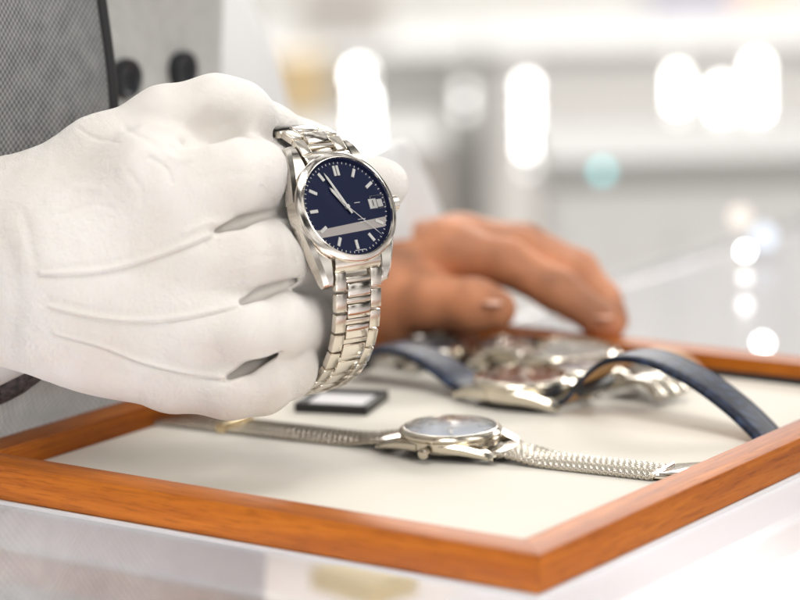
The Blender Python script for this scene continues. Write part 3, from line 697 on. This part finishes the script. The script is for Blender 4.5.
sheet('waistcoat', lambda y, z: ((torso(y, z, 6), y, z), (y*1.05, z*.95+y*.12)), np.linspace(-110, 90, 60), np.linspace(52, 330, 70), M['vest'], pr, 3.)
sheet('lower_torso_panel', lambda y, z: ((torso(y, z, 3), y, z), (y*1.05, z*.95+y*.12)), np.linspace(-110, 250, 80), np.linspace(-400, 66, 90), M['lowerpanel'], pr, 3.)  # paler woven panel below the waistcoat
sheet('waistcoat_front', lambda y, z: ((torso(y, z, -48), y, z), (y*1.05, z*.95+y*.12)), np.linspace(60, 262, 50), np.linspace(-400, 330, 110), M['vestlight'], pr, 3.)
q = MB(); pts = [(torso(90, z, 7.2)-420*0, 90.5, z) for z in np.linspace(54, 330, 50)]
q.tube([(p[0]+420, p[1]-120, p[2]+900) for p in pts], 2.6, 8); q.build('edge_binding', M['binding_and_shade'], pr, True, 60)
for px, py in ((122, 79), (178, 72)):
    best = min(((y, z) for y in np.arange(94, 255, 1.5) for z in np.arange(60, 260, 2.)), key=lambda s: (lambda dd: abs(400+FPX*(dd@RV)/(dd@FV)-px)+abs(300-FPX*(dd@UV)/(dd@FV)-py))(np.array([torso(s[0], s[1], -46), s[0], s[1]])-CAM))
    y, z = best; x = torso(y, z, -45)
    q = MB(); rings = []
    for dx, r in ((0, 8.6), (2, 9.), (4, 8.6), (4.4, 7), (3.4, 5.5), (3.4, .2)): rings.append([(x+dx+420, y+r*math.cos(a)-120, z+r*math.sin(a)+900) for a in np.linspace(0, 2*PI, 28, endpoint=False)])
    q.loft(rings); q.build('button', M['button'], pr, True, 40)
# shirt: far sleeve, upper arm down to the elbow, forearm along to the bare hand
def sleeve(pts, name, m, k=20, wr=1.2, ph=0):
    P = resample(spline([p[:3] for p in pts], 8), 8.); s0 = np.r_[0, np.cumsum(np.linalg.norm(np.diff(np.array([p[:3] for p in pts]), axis=0), axis=1))]
    s1 = np.linspace(0, s0[-1], len(P)); R = np.interp(s1, s0, [p[3] for p in pts])
    V = []; up = np.array([0, 0, 1.]); rings = []
    for i, p in enumerate(P):
        t = P[min(i+1, len(P)-1)]-P[max(i-1, 0)]; t /= np.linalg.norm(t); 
        if i == 0: up = np.array([1., 0, 0]) if abs(t[2]) > .8 else up
        a = np.cross(t, up); a /= np.linalg.norm(a); b = np.cross(a, t); up = b
        rings.append([tuple(p+a*math.cos(w)*rr+b*math.sin(w)*rr-np.array([-420, 120, -900])) for w in np.linspace(0, 2*PI, 36, endpoint=False) for rr in (R[i]+wr*math.sin(3*w+i*.5+ph)+wr*.7*math.sin(5*w-i*.37),)])
    q = MB(); q.loft(rings); return q.build(name, m, pr, True, 60)
sleeve([(*at(120, -160, 1430), 60), (*at(138, -10, 1410), 54), (*at(180, 100, 1390), 54), (*at(215, 215, 1370), 54), (*at(285, 275, 1340), 46), (*at(345, 275, 1310), 42), (*at(405, 235, 1300), 42), (*at(428, 226, 1297), 41)], 'shirt_sleeve', M['shirt'])
# near cuff: white shirt cuff and a dark dotted sleeve end round the gloved wrist
sleeve([(*at(-140, 285, 1045), 46), (*at(-50, 284, 1042), 46), (*at(3, 273, 1035), 39)], 'shirt_cuff', M['shirt'], wr=.5)
o = sleeve([(*at(-120, 430, 1075), 12), (*at(-20, 390, 1055), 9), (*at(12, 376, 1046), 8), (*at(35, 366, 1046), 5)], 'sleeve_lining', M['lining'], wr=.8)
# ------------------------------------------------------------------ showroom beyond the counter
zf = -900.
def gp(px, d):            # floor-plan point d mm away under picture column px
    p = at(px, 300, d); return p[0], p[1]
rzc = math.atan2(RV[1], RV[0])
def cabinet(px, d, w, dp, ztop, m, lab, name='showcase', turn=0.):
    x, y = gp(px, d)
    t = thing(name, lab, 'showcase', T(x, y, zf, rzc+turn), 'showcases across the aisle')
    h = ztop-zf
    MB().box((-w/2, 0, 60), (w/2, dp, h-26), 3).build('body', M[m], t)
    MB().box((-w/2+15, 20, 0), (w/2-15, dp-20, 59), 2).build('plinth', M['darkmetal'], t)
    MB().box((-w/2-6, -8, h-25), (w/2+6, dp+8, h), 3).build('top', M['darkenedtop'], t)
    q = MB()
    for k in range(3):
        x0 = -w/2+14+k*(w-28)/3
        q.box((x0, -6, 90), (x0+(w-28)/3-8, -.5, h-60), 2)
    q.build('door_panel', M[m], t)
    return t
cabinet(250, 4300, 620, 420, -280, 'cabwarm', 'greige showcase with a darkened top, leftmost beyond the shirt sleeve')
cabinet(440, 4700, 900, 420, -170, 'cabgrey', 'light grey showcase standing behind the tall light columns above the held watch')
cabinet(760, 4500, 900, 420, -150, 'cabwhite', 'white showcase on the right behind the brightest light columns')
cabinet(600, 6600, 2600, 500, -60, 'cabgrey', 'long pale showcase farthest away along the back of the showroom')
cabinet(730, 2500, 330, 260, -72, 'cabwhite', 'low white showcase just past the dark rear edge of the counter')
# shop goods blurred in the distance
def bag(px, py, d, w, h, m, lab, cat='bag', name='gift_bag'):
    p = at(px, py, d); b = thing(name, lab, cat, T(p[0], p[1], p[2], rzc))
    q = MB(); rings = []
    for z, k in ((-h/2, 1), (h*.3, 1.02), (h/2, 1.0)): rings.append([(-w/2*k, -w*.25, z), (w/2*k, -w*.25, z), (w/2*k, w*.25, z), (-w/2*k, w*.25, z)])
    q.loft(rings); q.build('paper_body', M[m], b)
    q = MB(); q.tube([(w*.2*math.cos(a), -w*.1, h/2+w*.25*math.sin(a)) for a in np.linspace(0, PI, 12)], w*.02, 6); q.build('handle', M[m], b)
bag(302, 84, 4230, 80, 90, 'orange', 'golden yellow gift bag on the greige showcase, beside the sleeve')
bag(345, 30, 4900, 150, 190, 'cabwarm', 'greige gift bag beyond the top of the first light column')
bag(560, 92, 4600, 110, 120, 'pink', 'pale pink gift bag between the light columns')
bag(690, 14, 6500, 210, 230, 'lilac', 'grey lilac gift bag at the top right of the view')
bag(745, 18, 6500, 170, 230, 'pink', 'pale pink gift bag at the top right corner')
# columns of round bulbs
def column(px, y0, y1, n, d, r, lab, m='bulb', last=None):
    x, y = gp(px, d); a = at(px, y1, d)
    t = thing('light_column', lab, 'lamp', T(a[0], a[1], a[2], rzc), 'upright columns of round bulbs')
    b = at(px, y0, d); H = b[2]-a[2]
    MB().box((-5, 8, -40), (5, 12, H+40), 1).build('rail', M['cabwhite'], t)
    for k in range(n):
        q = MB(); z = H*k/(n-1) if n > 1 else 0
        q.lathe([(.01, z-r), (r*.5, z-r*.87), (r*.87, z-r*.5), (r, z), (r*.87, z+r*.5), (r*.5, z+r*.87), (.01, z+r)], 16)
        q.build('bulb', M['dimbulb'] if last and k in last else M[m], t, True, 60)
column(360, 74, 79, 2, 3700, 10, 'short bright bulb column above the watch, topmost pair of bulbs')
column(364, 99, 158, 4, 3700, 10, 'tall bright bulb column just behind the held watch')
column(528, 84, 166, 5, 3700, 6, 'slim bulb column in the middle of the view, dimmer towards its foot', last=(0,))
column(465, 92, 108, 2, 3700, 8, 'faint pair of bulbs between the first two columns', 'dimbulb')
column(678, 76, 112, 4, 3700, 6, 'short bulb column right of centre', 'bulb', last=(0,))
column(722, 88, 142, 4, 3700, 7, 'left one of the two joined bright bulb columns at the right')
column(757, 66, 144, 5, 3700, 8, 'right one of the two joined bright bulb columns at the right')
def puck(px, py, d, r, m, lab, zoff=0):
    p = at(px, py, d); t = thing('lamp_or_reflection', lab, 'lamp', T(p[0], p[1], p[2]), 'small round lamps')
    q = MB(); q.lathe([(.01, -r), (r*.7, -r*.7), (r, 0), (r*.7, r*.7), (.01, r)], 20); q.build('bulb', M[m], t, True, 60)
    q = MB(); q.lathe([(r*.5, -r*1.9), (r*.9, -r*1.5), (r*.9, -r*.8), (r*.6, -r*.75)], 20, close=True); q.build('holder', M['cabwhite'], t, True, 40)
puck(740, 217, 1625, 7.5, 'warmreflection', 'warm lamp reflection built as a glowing ball, upper left of the small round glows above the tray corner')  # this and the next two: glowing balls in place of reflections in the glass
puck(764, 236, 1565, 8, 'coolreflection', 'cool bluish lamp reflection built as a glowing ball, right of the small round glows above the tray corner')
puck(745, 251, 1500, 3.5, 'bulb', 'tiny bright lamp reflection built as a glowing ball, lowest of the small round glows above the tray corner')
puck(602, 171, 2400, 5, 'tealbulb', 'teal round lamp left of centre right')
puck(763, 343, 1480, 4.5, 'bulb', 'bright lamp reflection built as a small glowing ball on the glass just behind the tray back rail')  # glowing ball standing in for a lamp mirrored in the counter glass
# ------------------------------------------------------------------ light
w = bpy.data.worlds.new('World'); S.world = w; w.use_nodes = True; N = w.node_tree.nodes; L = w.node_tree.links
bg = N['Background']; tc = N.new('ShaderNodeTexCoord'); sp = N.new('ShaderNodeSeparateXYZ'); L.new(tc.outputs['Generated'], sp.inputs[0])
nz = N.new('ShaderNodeTexNoise'); nz.inputs['Scale'].default_value = 3.2; nz.inputs['Detail'].default_value = 2; L.new(tc.outputs['Generated'], nz.inputs['Vector'])
cr = N.new('ShaderNodeValToRGB'); e = cr.color_ramp.elements
e[0].position = .46; e[0].color = (.03, .028, .025, 1); e[1].position = .60; e[1].color = (1.25, 1.22, 1.18, 1)
e2 = cr.color_ramp.elements.new(.51); e2.color = (.55, .53, .51, 1)
L.new(nz.outputs['Fac'], cr.inputs[0]); L.new(cr.outputs[0], bg.inputs[0]); bg.inputs[1].default_value = .74
def area(loc, target, size, power, col=(1, .97, .93), shape='RECTANGLE', sy=None):
    l = bpy.data.lights.new('ceiling_and_fill_lamp', 'AREA'); l.shape = shape; l.size = size*MM; l.size_y = (sy or size)*MM; l.energy = power; l.color = col
    o = bpy.data.objects.new('ceiling_and_fill_lamp', l); COL.objects.link(o); o.location = Vector(loc)*MM
    o.rotation_euler = (Vector(target)-Vector(loc)).to_track_quat('-Z', 'Y').to_euler(); return o
area((-100, -500, 1900), (-100, 150, 0), 900, 15, sy=600)
area((-900, 500, 1700), (-100, 150, 0), 500, 3)
area((900, 700, 1700), (-50, 150, 0), 700, 4)
area((1200, -380, 750), (-130, 100, 100), 600, 10)  # low fill light added at the right to brighten dial and markers
for x, y in ((-1800, 3500), (600, 4200), (-3500, 5000)): area((x, y, 1900), (x, y, -900), 1500, 88)
for x, y, z in ((300, -300, 1500), (500, 500, 1600), (-500, 900, 1500), (-60, -100, 1700), (900, 100, 1300)):
    l = bpy.data.lights.new('downlight', 'POINT'); l.energy = 1.5; l.shadow_soft_size = .018; l.color = (1, .96, .9)
    o = bpy.data.objects.new('downlight', l); COL.objects.link(o); o.location = Vector((x, y, z))*MM
# lit shelf lamp inside the counter
l = bpy.data.lights.new('shelf_lamp', 'AREA'); l.shape = 'RECTANGLE'; l.size = .9; l.size_y = .03; l.energy = 8
o = bpy.data.objects.new('shelf_lamp', l); COL.objects.link(o); o.location = (.1, -.15, -.012)
# ------------------------------------------------------------------ camera and render
cd = bpy.data.cameras.new('Camera'); co = bpy.data.objects.new('Camera', cd); COL.objects.link(co); S.camera = co
R3 = Matrix([[RV[i], UV[i], -FV[i]] for i in range(3)]).to_4x4(); R3.translation = Vector(CAM)*MM; co.matrix_world = R3
cd.sensor_width = 36; cd.lens = FPX*36/800; cd.clip_start = .05; cd.clip_end = 100
cd.dof.use_dof = True; cd.dof.focus_distance = 1.008; cd.dof.aperture_fstop = cd.lens/23
S.render.engine = 'CYCLES'; S.cycles.max_bounces = 10; S.cycles.transparent_max_bounces = 16; S.cycles.caustics_reflective = False; S.cycles.sample_clamp_indirect = 6
S.view_settings.view_transform = 'Standard'; S.view_settings.look = 'None'; S.view_settings.gamma = 1; S.view_settings.exposure = .14
S.render.resolution_x = 1024; S.render.resolution_y = 768
